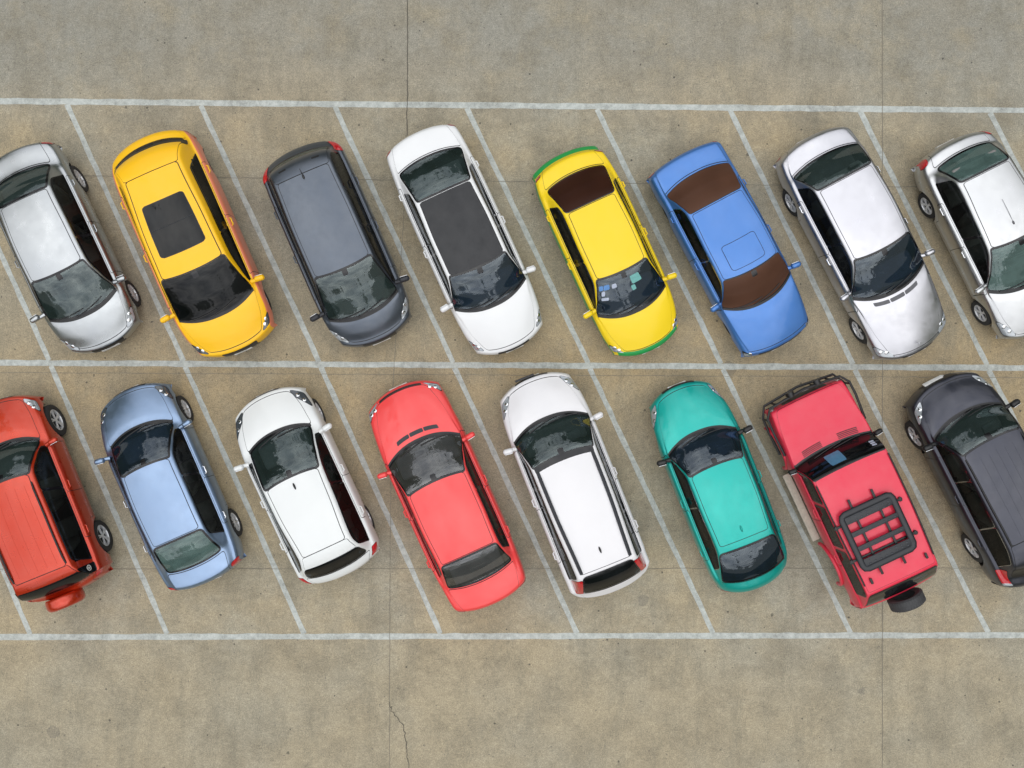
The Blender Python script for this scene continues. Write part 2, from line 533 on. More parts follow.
    bm = bmesh.new(); bm.from_mesh(body.data); bmesh.ops.recalc_face_normals(bm, faces=bm.faces); bm.to_mesh(body.data); bm.free()
    # wheel arches
    rad = P.get('rad', .31); rimr = P.get('rimr', rad * .66)
    xf = P.get('xf', L / 2 - .88); xb = P.get('xb', -L / 2 + .92)
    cut = MB()
    for xw in (xf, xb):
        for sd in (-1, 1):
            rr = rad + (.055 if P.get('wi', .23) < .15 else .03); n = 36
            v0 = [(xw + rr * math.cos(2 * math.pi * k / n), sd * (W - .34), rad + .01 + rr * math.sin(2 * math.pi * k / n)) for k in range(n)]
            v1 = [(p[0], sd * (W + .15), p[2]) for p in v0]
            q = [(k, (k + 1) % n, n + (k + 1) % n, n + k) for k in range(n)]
            cut.add(v0 + v1, q + [tuple(reversed(range(n))), tuple(range(n, 2 * n))])
    co = mesh_obj('cutter', cut.v, cut.f, [pm, pm2, M['black'], M['opening']], None, False, [2] * len(cut.f))
    bm = bmesh.new(); bm.from_mesh(co.data); bmesh.ops.recalc_face_normals(bm, faces=bm.faces); bm.to_mesh(co.data); bm.free()
    md = body.modifiers.new('arches', 'BOOLEAN'); md.operation = 'DIFFERENCE'; md.object = co; md.solver = 'EXACT'
    dg = bpy.context.evaluated_depsgraph_get()
    me = bpy.data.meshes.new_from_object(body.evaluated_get(dg))
    body.modifiers.clear(); old = body.data; body.data = me; me.name = 'body'
    bpy.data.meshes.remove(old); cm = co.data; bpy.data.objects.remove(co); bpy.data.meshes.remove(cm)
    bm = bmesh.new(); bm.from_mesh(me)
    bmesh.ops.delete(bm, geom=[f for f in bm.faces if f.material_index == 3], context='FACES')
    bm.to_mesh(me); bm.free()
    finish(me, True, 42)
    body.parent = root

    def pan(name, ua, ub, va, vb, mat, off=.005, r=.05, nu=22, nv=14, parent=None, grow=0, both=False, fmat=None, mats=None):
        v, f, _ = s.patch(ua, ub, va, vb, off, r, nu, nv, grow)
        return mesh_obj(name, v, f, mats or mat, parent or root, True, None, 50)
    def gap(ua, ub, va, vb, r=.05, nu=22, nv=14, grow=.012, off=.0022, mat=None, name='panel_seam', parent=None):
        return pan(name, ua, ub, va, vb, mat or M['gap'], off, r, nu, nv, parent, grow)

    # ---- bonnet
    b0 = U(3.75) if not P.get('bon0') else U(P['bon0']); b1 = U(7) - .03
    hv = P.get('hoodv', .44)
    bn = pan('bonnet', b0, b1, -hv, hv, pm, .006, .10, 34, 30)
    gap(b0, b1, -hv, hv, .10, 34, 30, .015, .003, parent=bn)
    # cowl strip below the windscreen
    ci = pan('cowl_panel', U(7) - P.get('cowlw', .06), U(7) + .05, -.41, .41, M['black'], .0045, .03, 6, 36)
    # ---- windscreen, rear window, side windows
    ws = None
    for p in PANES:
        w_ = pan(p['n'], p['a'], p['b'], p['lo'], p['hi'], G[p['g']], .0075, p['r'], p['q'][0], p['q'][1])
        gin = -.002 if p['g'] in OPAQUE else (.016 if p['n'] == 'side_window' else .022)
        v, f = s.ring(p['a'], p['b'], p['lo'], p['hi'], .0098, p['r'], p['q'][0], p['q'][1], p['gr'] if p['trim'] is M['frit'] else .008, gin if p['trim'] is M['frit'] else .001)
        mesh_obj('seal', v, f, p['trim'], w_, True, None, 60)
        ws = ws or w_
    pan('mirror_mount', U(9) - .16, U(9) - .03, -.035, .035, M['frit'], .0085, .02, 6, 6, ws)
    # ---- roof
    rm_ = P.get('roofpaint', pm)
    r1 = U(11) - .02 if not hatch else U(11) - .01
    roof = pan('roof', U(9) + .01, r1, -.355, .355, rm_, .006, .05, 34, 30)
    gap(U(9) + .01, r1, -.355, .355, .05, 34, 30, P.get('ditch', .014), .003, parent=roof)
    if P['kind'] == 'sedan':
        bl = pan('boot_lid', U(13) + .03, U(15.3), -.42, .42, pm, .006, .06, 26, 28)
        gap(U(13) + .03, U(15.3), -.42, .42, .06, 26, 28, .015, .003, parent=bl)
    else:
        tg = pan('tailgate', U(13) + .02, U(15.8), -.47, .47, pm, .006, .06, 22, 26)
        gap(U(13) + .02, U(15.8), -.47, .47, .06, 22, 26, .011, .003, parent=tg)
        if P.get('spoiler', True):
            sp = pan('spoiler', U(11) + .006, U(P.get('rg0', 12.15)) - .03, -.38, .38, rm_ if P.get('roofpaint') else pm, .012, .04, 14, 28)
            gap(U(11) + .006, U(P.get('rg0', 12.15)) - .03, -.38, .38, .04, 14, 28, .008, .003, parent=sp)
    # ---- sides
    dd = [P.get('door0', .30), P.get('doorm', .52), .96]
    for sd in (-1, 1):
        # doors
        n = 2 if not P.get('coupe') else 1
        xd0 = xf - rad - .12; xd1 = xb + rad * .25
        xm = xd0 + (xd1 - xd0) * P.get('doorsplit', .52)
        for k in range(n):
            xa, xe = (xd0, xm) if k == 0 else (xm, xd1)
            va, vb = sd * .605, sd * .895
            f0 = (lambda t, x=xa: np.full_like(t, s.u_at(x - .006, .7)))
            f1 = (lambda t, x=xe: np.full_like(t, s.u_at(x + .006, .7)))
            lo2, hi2 = sorted((va, vb))
            if k == 1:
                fe = s.u_at(xe + .006, .7); fe2 = s.u_at(xb + rad + .10, .7)
                f1 = lambda t, fe=fe, fe2=fe2, sd=sd: fe + (fe2 - fe) * np.clip(((t if sd > 0 else 1 - t) - .35) / .4, 0, 1)
            splitv = P.get('split', 2)
            dr = pan('door', f0, f1, lo2, hi2, pm, .005, .03, 18, 14) if splitv > 1 else None
            if dr is None:
                v, f, (uu, vv) = s.patch(f0, f1, lo2, hi2, .005, .03, 18, 14)
                cen = [np.mean([abs(vv.ravel()[i]) if i < vv.size else 1 for i in q]) for q in f]
                dr = mesh_obj('door', v, f, [pm, pm2], root, True, [1 if c > splitv else 0 for c in cen], 50)
            gap(f0, f1, lo2, hi2, .03, 18, 14, .013, .0025, parent=dr)
            hx = xe + .16; uh = s.u_at(hx, .7)
            hb = MB()
            p = s.pt(uh, sd * .675, .03); n_ = s.pt(uh, sd * .675, .0)
            q0 = s.pt(uh - .09, sd * .675, .004); q1 = s.pt(uh + .09, sd * .675, .004)
            p0 = s.pt(uh - .065, sd * .675, .036); p1 = s.pt(uh + .065, sd * .675, .036)
            hb.tube([q0, p0, p, p1, q1], [.012, .015, .015, .015, .012], 8)
            hb.obj('handle', P.get('handle', pm), dr)
        # mirror
        xm_ = P.get('mx', None)
        um_ = U(7.30) if xm_ is None else s.u_at(xm_, .5)
        pa = s.pt(um_, sd * .57, .0)
        mc = Vector((pa.x + P.get('mdx', .02), sd * (W + P.get('mout', .085)), pa.z + .07))
        mm = MB()
        rot = Matrix.Rotation(sd * -.12, 3, 'Z')
        sz = P.get('msize', 1.0)
        mm.box(mc, (.115 * sz, .215 * sz, .145 * sz), .05 * sz, rot)
        mm.tube([pa, Vector((mc.x + .01, mc.y - sd * .05, mc.z - .03))], [.05, .035], 8)
        mo = mm.obj('mirror', P.get('mirror', pm), root, 60)
        mg = MB(); mg.box(mc + rot @ Vector((-.057 * sz, 0, 0)), (.008, .16 * sz, .10 * sz), .003, rot)
        mg.obj('mirror_glass', M['chrome'], mo)
        # headlights
        hl = P.get('hl', (3.45, 4.75, .43, .66, .0))
        ha, hb_, h0, h1, sk = hl
        f0 = lambda t, sd=sd: U(ha) + sk * (t if sd > 0 else 1 - t)
        f1 = lambda t, sd=sd: U(hb_) + sk * .3 * (t if sd > 0 else 1 - t) - P.get('hltap', .16) * (1 - (t if sd > 0 else 1 - t))
        lo3, hi3 = sorted((sd * h0, sd * h1))
        he = pan('headlight', f0, f1, lo3, hi3, M[P.get('lampm', 'lamp')], .0085, .05, 14, 12)
        pan('bezel', f0, f1, lo3, hi3, M['black'], .004, .05, 14, 12, he, .012)
        for (a_, b_) in P.get('bulbs', ((.35, .35), (.62, .65))):
            uq = U(ha) + (U(hb_) - U(ha)) * b_; vq = h0 + (h1 - h0) * a_
            lb = MB(); pq = s.pt(uq, sd * vq, .006)
            nn = s.normal(np.array([uq]), np.array([sd * vq]))[0]
            rr_ = Vector((0, 0, 1)).rotation_difference(Vector(nn.tolist())).to_matrix()
            lb.ball(pq, (.042, .042, .010), 14, rr_)
            lb.obj('lamp_bulb', M['chrome'], he)
        # tail lights
        tl = P.get('tl', (14.2, 15.6, .47, .70))
        lo4, hi4 = sorted((sd * tl[2], sd * tl[3]))
        te = pan('tail_light', U(tl[0]), U(tl[1]), lo4, hi4, M['red'], .0085, .03, 12, 10)
        pan('bezel', U(tl[0]), U(tl[1]), lo4, hi4, M['black'], .004, .03, 12, 10, te, .008)
        if P.get('tlwhite'):
            pan('reverse_lamp', U(tl[1]) - .03, U(tl[1]) + .05, lo4, hi4, M['lamp'], .009, .02, 6, 8, te)
        # wheels
        for xw in (xf, xb):
            make_wheel(root, xw, sd * (W - P.get('wi', .23)), sd, rad, rimr, P.get('wheel', 'five'), M['alloy'])
        # roof rails
        if P.get('rails'):
            rb = MB(); v_ = P.get('railv', .365)
            ra, rb_ = P['rails']
            pts = [s.pt(u, sd * v_, .004 if i in (0, 12) else .035) for i, u in enumerate(np.linspace(U(ra), U(rb_), 13))]
            rb.tube(pts, P.get('railr', .019), 8)
            rb.obj('roof_rail', M['gunmetal'] if P.get('railmat') is None else P['railmat'], root)
    # ---- grille, bumper inlet, plates
    gr_ = P.get('grille', (2.05, 2.95, .28))
    pan('grille', U(gr_[0]), U(gr_[1]), -gr_[2], gr_[2], M['black'], .006, .04, 12, 24)
    pan('bumper_inlet', U(1.0), U(1.9), -.30, .30, M['black'], .005, .03, 8, 24)
    def plate(u, front=True):
        p = s.pt(u, 0, .0)
        b = MB(); b.box(p, (.022, .40, .12), .004)
        b.obj('number_plate', M['plate'], root)
    if P.get('plates', True):
        plate(U(1.6)); plate(U(16.4))
    # ---- wipers
    for k, (y0, y1, f) in enumerate(P.get('wipers', ((.18, -.46, .16), (.60, -.02, .16)))):
        wb = MB()
        pts = []
        for t in np.linspace(0, 1, 9):
            y = y0 + (y1 - y0) * t
            u = U(7) + .035 + f * t * (1 - .25 * t)
            v = s.v_at(u, y) * (-1 if not P.get('wflip') else 1)
            pts.append(s.pt(u, v, .022))
        wb.tube(pts, [.014] + [.010] * 7 + [.007], 6)
        wb.obj('wiper', M['black'], root)
    # ---- aerial
    if P.get('aerial'):
        st, v, ln = P['aerial']
        ab = MB(); p = s.pt(U(st), v, .004)
        ab.ball(p, (.045, .025, .018), 10)
        if ln:
            ab.tube([p, p + Vector((-ln * .5, 0, ln * .05)), p + Vector((-ln, 0, ln * .04))], [.005, .0035, .003], 6)
        ab.obj('aerial', M['ventgrey'], root)
    if P.get('fin'):
        ab = MB(); p = s.pt(U(P['fin']), 0, .01)
        ab.ball(p, (.075, .022, .035), 10)
        ab.obj('aerial', P.get('finmat', pm), root)
    if P.get('sunroof'):
        xa, xb2, yw, gl = P['sunroof']
        u0, u1 = s.u_at(xa), s.u_at(xb2)
        v_ = s.v_at(.5 * (u0 + u1), yw)
        if gl:
            so = pan('sunroof', u0, u1, -v_, v_, G[gl], .0105, .06, 20, 20)
            gap(u0, u1, -v_, v_, .06, 20, 20, .012, .0085, M['frit'], 'seal', so)
            b = MB(); um = u0 + (u1 - u0) * .52
            b.tube([s.pt(um, q, .010) for q in np.linspace(-v_ * .96, v_ * .96, 9)], .008, 6)
            b.obj('crossbar', M['gunmetal'], so)
        else:
            so = pan('sunroof', u0, u1, -v_, v_, rm_, .0105, .06, 20, 20)
            gap(u0, u1, -v_, v_, .06, 20, 20, .011, .0085, M['gap'], 'panel_seam', so)
    if P.get('ribs'):
        for q in P['ribs']:
            b = MB()
            b.tube([s.pt(u, q, .004) for u in np.linspace(U(9.25), U(10.9), 12)], .0055, 6)
            b.obj('roof_rib', pm, roof)
    if P.get('vent'):
        xv, yw = P['vent']
        u = s.u_at(xv)
        for (ya, yb) in ((-yw, -yw * .36), (-yw * .32, yw * .32), (yw * .36, yw)):
            va, vb = s.v_at(u, ya), s.v_at(u, yb)
            pan('bonnet_vent', u, u + .085, va, vb, M['ventgrey'] if P['paint'] is not coral else M['gunmetal'], .0095, .015, 5, 10, bn)
    # ---- cabin, seen dimly through the glass
    yc = P['ye'][0]; zb_ = P['zbelt']; sm = M.get(P.get('seatm', 'seat'))
    b = MB(); b.box((P['cowl'] - .42, 0, zb_ - .10), (.50, 2 * yc - .26, .20), .06)
    b.box((P['cowl'] - .55, -.36, zb_ + .0), (.20, .34, .10), .04)
    b.obj('dashboard', M['dash'], root)
    b = MB(); n = 20; c0 = Vector((P['cowl'] - .80, -.36, zb_ - .02)); rt = Matrix.Rotation(-.45, 3, 'Y')
    b.tube([c0 + rt @ Vector((0, .18 * math.cos(2 * math.pi * k / n), .18 * math.sin(2 * math.pi * k / n))) for k in range(n + 1)], .016, 6, False)
    b.tube([c0 + rt @ Vector((0, -.17, 0)), c0 + rt @ Vector((.03, 0, 0)), c0 + rt @ Vector((0, .17, 0))], .02, 6)
    b.obj('steering_wheel', M['dash'], root)
    zs_ = zb_ - .42
    xs = P['wst'] - .42
    for y in (-.37, .37):
        b = MB()
        b.box((xs, y, zs_), (.50, .50, .16), .06)
        b.box((xs - .36, y, zs_ + .33), (.15, .48, .62), .065, Matrix.Rotation(-.28, 3, 'Y'))
        so = b.obj('seat', sm, root)
        h = MB(); h.box((xs - .47, y, zs_ + .72), (.10, .27, .17), .045, Matrix.Rotation(-.2, 3, 'Y')); h.obj('headrest', sm, so)
    xs2 = xs - .92
    b = MB(); b.box((xs2, 0, zs_), (.48, 1.24, .16), .06)
    b.box((xs2 - .32, 0, zs_ + .32), (.15, 1.22, .56), .06, Matrix.Rotation(-.32, 3, 'Y'))
    so = b.obj('seat', sm, root)
    for y in (-.38, .38):
        h = MB(); h.box((xs2 - .43, y, zs_ + .66), (.09, .25, .15), .04, Matrix.Rotation(-.2, 3, 'Y')); h.obj('headrest', sm, so)
    if P['kind'] == 'sedan':
        b = MB(); b.box((P['rwt'] - .30, 0, zb_ - .01), (.62, 1.10, .03), .01)
        b.obj('parcel_shelf', M['dash'], root)
    P['_root'] = root; P['_s'] = s
    if P.get('extra'):
        P['extra'](P, s, root, pan, gap)
    cx, cy, th = P['pose']
    root.location = (cx, cy, 0); root.rotation_euler = (0, 0, R(th))
    return root

# ------------------------------------------------------------------ per-car extras
def sticker(s, root, name, xy, size, mat, parent=None, off=.009):
    u = s.u_at(xy[0]); v = s.v_at(u, xy[1])
    u2 = s.u_at(xy[0] - size[0]); v2 = s.v_at(u, xy[1] + size[1])
    lo, hi = sorted((v, v2))
    vv, ff, _ = s.patch(u, u2, lo, hi, off, .01, 4, 4)
    return mesh_obj(name, vv, ff, mat, parent or root)

def child(root, nm):
    for o in root.children:
        if o.name.split('.')[0] == nm:
            return o

def ex_taxi(P, s, root, pan, gap):
    ws = child(root, 'windscreen')
    for (x, y, w, h, m) in ((.80, .37, .10, .12, 'sticker'), (.80, .22, .08, .10, 'sticker3'), (.80, .50, .10, .08, 'sticker'),
                            (.92, .50, .10, .07, 'sticker3'), (1.02, .46, .06, .14, 'sticker3'), (.86, -.1, .16, .22, 'sticker2'), (.98, -.06, .10, .09, 'sticker2')):
        sticker(s, root, 'sticker', (x, -y), (w, -h if y > 0 else h), M[m], ws, .011)
    # green bumper edges
    for a, b in ((1.2, 3.55), ):
        pan('front_bumper', s.U(a), s.U(b), -.60, .60, P['paint2'], .007, .03, 16, 40)
    pan('rear_bumper', s.U(15.05), s.U(17.0), -.68, .68, P['paint2'], .009, .03, 18, 40)

def ex_orange(P, s, root, pan, gap):
    # spare wheel in a painted cover on the tailgate
    b = MB()
    cx = -P['L'] / 2 - .10
    prof = [(.001, .125), (.24, .12), (.285, .105), (.312, .08), (.328, .04), (.33, 0), (.328, -.06), (.32, -.10), (.30, -.12), (.001, -.125)]
    b.lathe_y(prof, 40)
    b.v = [(cx - y * 1.1, x * 1.18 + .12, z * 1.12 + .84) for (x, y, z) in b.v]
    o = b.obj('spare_wheel_cover', P['paint'], root)
    # wrap-round dark quarter glass and round badge
    for sd in (-1, 1):
        lo, hi = sorted((sd * .40, sd * .60))
        q = pan('quarter_window', s.U(11.75), s.U(12.9), lo, hi, G['dark'], .0085, .05, 14, 10)
        u = s.U(12.2); vq = sd * .50
        p = s.pt(u, vq, .012); nn = Vector(s.normal(np.array([u]), np.array([vq]))[0].tolist())
        rr = Vector((0, 1, 0)).rotation_difference(nn).to_matrix()
        for (ra, rb) in ((.062, .045), (.024, .002)):
            m = MB(); m.lathe_y([(rb, 0), (rb, .004), (ra, .004), (ra, 0)], 24)
            m.v = [tuple(rr @ Vector(v) + p) for v in m.v]
            m.obj('badge', M['plate'], q)

def ex_jeep(P, s, root, pan, gap):
    L, W = P['L'], P['W']; F = L / 2
    # bull bar round the nose
    b = MB()
    z1, z2 = .98, .62
    def loop(z, dx):
        return [(F - 1.00, -W - .035, z - .04), (F - .45, -W - .06, z), (F - .16, -W - .05, z), (F + .02 + dx, -W + .08, z), (F + .10 + dx, 0, z + .01),
                (F + .02 + dx, W - .08, z), (F - .16, W + .05, z), (F - .45, W + .06, z), (F - 1.00, W + .035, z - .04)]
    b.tube(loop(z1, 0), .028, 8); b.tube(loop(z2, .05), .028, 8)
    b.tube([(F + .02, -W + .08, z1), (F + .10, 0, z1 + .09), (F + .02, W - .08, z1)], .024, 8)
    for y in (-W - .045, -.62, -.28, .28, .62, W + .045):
        x = F + .07 if abs(y) < .4 else (F + .05 if abs(y) < W - .1 else F - .18)
        b.tube([(x, y, z2), (x - .02, y, z1)], .022, 8)
    b.obj('bull_bar', M['black'], root)
    for y in (-.30, .30):
        c = MB(); c.tube([(F + .07, y, z1 + .05), (F + .17, y, z1 + .05)], [.07, .085], 16)
        c.obj('spot_lamp', M['black'], root)
    # bonnet vents
    bn = child(root, 'bonnet')
    for sd in (-1, 1):
        for k in range(4):
            u = s.u_at(1.31 - k * .034)
            lo, hi = sorted((s.v_at(u, sd * .18), s.v_at(u, sd * .62)))
            pan('louvre', u, u + .020, lo, hi, M['ventred'], .0085, .008, 3, 12, bn)
        # gutter rails
        r = MB()
        r.tube([s.pt(u, sd * .375, .03) for u in np.linspace(s.U(9.1), s.U(10.85), 14)], .016, 8)
        r.obj('roof_gutter', M['black'], root)
        # side step
        st = MB(); st.box((.05, sd * (W + .05), .36), (1.55, .17, .05), .018)
        st.obj('side_step', M['beige'], root)
        # wheel-arch flares
        for xw in (P['xf'], P['xb']):
            fl = MB()
            pts = [(xw + (.47) * math.cos(a), sd * (W + .012), .38 + .45 * math.sin(a)) for a in np.linspace(-.15, math.pi + .15, 17)]
            fl.tube(pts, .04, 8)
            fl.obj('arch_flare', P['paint'], root)
    # windscreen card and cab clutter
    ws = child(root, 'windscreen')
    sticker(s, root, 'card', (1.02, -.02), (.17, .34), M['screen'], ws, .011)
    for k in range(3):
        sticker(s, root, 'sticker', (.98 - k * .035, -.72 + k * .0), (.025, .10), M['sticker3'], ws, .011)
    # roof end marker clips
    for y in (-.60, .60):
        c = MB(); c.box((-1.52, y, 1.745), (.12, .05, .045), .012)
        c.obj('roof_clip', M['black'], root)
    # spare wheel on the tailgate
    t = MB(); rad, w, rimr = .36, .12, .22
    t.lathe_y([(rimr, -w * .8), (rad - .04, -w), (rad - .01, -w * .8), (rad, -w * .5), (rad, w * .5), (rad - .01, w * .8), (rad - .04, w), (rimr, w * .8), (rimr - .02, w * .3), (.001, w * .3)], 40)
    for k in range(40):
        a = 2 * math.pi * k / 40
        for (y0, sgn) in ((.055, 1), (-.055, -1)):
            t.box((rad * math.cos(a), y0, rad * math.sin(a)), (.012, .085, .03), 0, Matrix.Rotation(-a, 3, 'Y'))
    t.v = [(-L / 2 - .16 - y, x - .10, z + .95) for (x, y, z) in t.v]
    t.obj('spare_wheel', M['tread'], root)

def ex_spoilergap(P, s, root, pan, gap):
    # dark slot behind the rear spoiler lip
    pan('spoiler_slot', lambda t: s.U(12.42) + 0 * t, lambda t: s.U(12.42) + .24 - .0 * t, -.50, .50, M['black'], .009, .05, 8, 36)
    pan('license_recess', s.U(12.55) + .11, s.U(12.55) + .20, -.10, .08, M['gap'], .0095, .02, 5, 10)

def ex_mpv(P, s, root, pan, gap):
    sp = child(root, 'spoiler')
    for y in (-.36, .36):
        u = s.u_at(-1.64); v = s.v_at(u, y)
        pan('spoiler_slot', u, u + .05, v - .05, v + .05, M['black'], .014, .015, 4, 8, sp)
    p = s.pt(s.U(10.93), 0, .006)
    b = MB(); b.ball(p, (.06, .025, .02), 10); b.tube([p, p + Vector((-.16, 0, .07))], [.010, .006], 6)
    b.obj('aerial', M['black'], root)

def ex_star(P, s, root, pan, gap):
    p = s.pt(s.u_at(P['L'] / 2 - .20), 0, .006)
    b = MB()
    b.tube([p, p + Vector((0, 0, .05))], .008, 6)
    n = 20
    b.tube([p + Vector((0, .035 * math.cos(2 * math.pi * k / n), .085 + .035 * math.sin(2 * math.pi * k / n))) for k in range(n + 1)], .005, 6, False)
    for k in range(3):
        a = math.pi / 2 + k * 2 * math.pi / 3
        b.tube([p + Vector((0, 0, .085)), p + Vector((0, .034 * math.cos(a), .085 + .034 * math.sin(a)))], [.007, .003], 6)
    b.obj('bonnet_ornament', M['chrome'], root)

def ex_blackband(P, s, root, pan, gap):
    # black band along the front of the roof, mirror stays
    pan('roof_band', s.U(9) - .02, s.U(9) + .11, -.37, .37, M['frit'], .0085, .03, 6, 30)
    pb = MB(); pb.box((P['L'] / 2 + .02, .12, .70), (.05, .42, .10), .01)
    pb.obj('plate_holder', M['black'], root)

def ex_plate_front(P, s, root, pan, gap):
    pb = MB(); pb.box((P['L'] / 2 + .015, .10, .62), (.03, .44, .10), .01, Matrix.Rotation(-.5, 3, 'Y'))
    pb.obj('plate_holder', M['plate'], root)

# ------------------------------------------------------------------ paints
silver1 = paint('paint_bright_silver', (.42, .44, .455), 1, .30, .5, .01)
silver2 = paint('paint_lilac_silver', (.54, .54, .575), 1, .33, .5, .01)
silver3 = paint('paint_pale_silver', (.56, .57, .58), 1, .32, .5, .01)
yellow = paint('paint_amber_yellow', srgb(250, 192, 0), 0, .5, .25, .02)
salmon = paint('paint_salmon_sill', srgb(226, 128, 96), 0, .45)
greym = paint('paint_slate_grey', (.10, .118, .148), .85, .34)
white = paint('paint_white', (.76, .77, .78), 0, .42, .8)
white2 = paint('paint_white_cool', (.75, .77, .77), 0, .42, .8)
pearl = paint('paint_white_pearl', (.75, .74, .76), 0, .4, .8)
blackroof = paint('paint_matt_black_roof', (.012, .013, .016), 0, .5, .08, .015)
taxi_y = paint('paint_taxi_yellow', srgb(240, 206, 0), 0, .5, .25, .02)
taxi_g = paint('paint_taxi_green', srgb(20, 150, 70), 0, .4, .3, .03)
blue = paint('paint_cornflower_blue', srgb(70, 122, 192), .5, .36, .6, .02)
orange = paint('paint_burnt_orange', srgb(190, 48, 8), .5, .3, .7, .03)
steel = paint('paint_steel_blue', srgb(134, 156, 186), .9, .34)
coral = paint('paint_coral_red', srgb(236, 62, 62), .1, .42, .7, .03)
tealp = paint('paint_teal_green', srgb(0, 166, 156), .55, .34, .6, .01)
crimson = paint('paint_faded_crimson', srgb(222, 36, 68), 0, .5, .5, .06)
charcoal = paint('paint_charcoal', (.046, .049, .066), .8, .34, .5, .02)

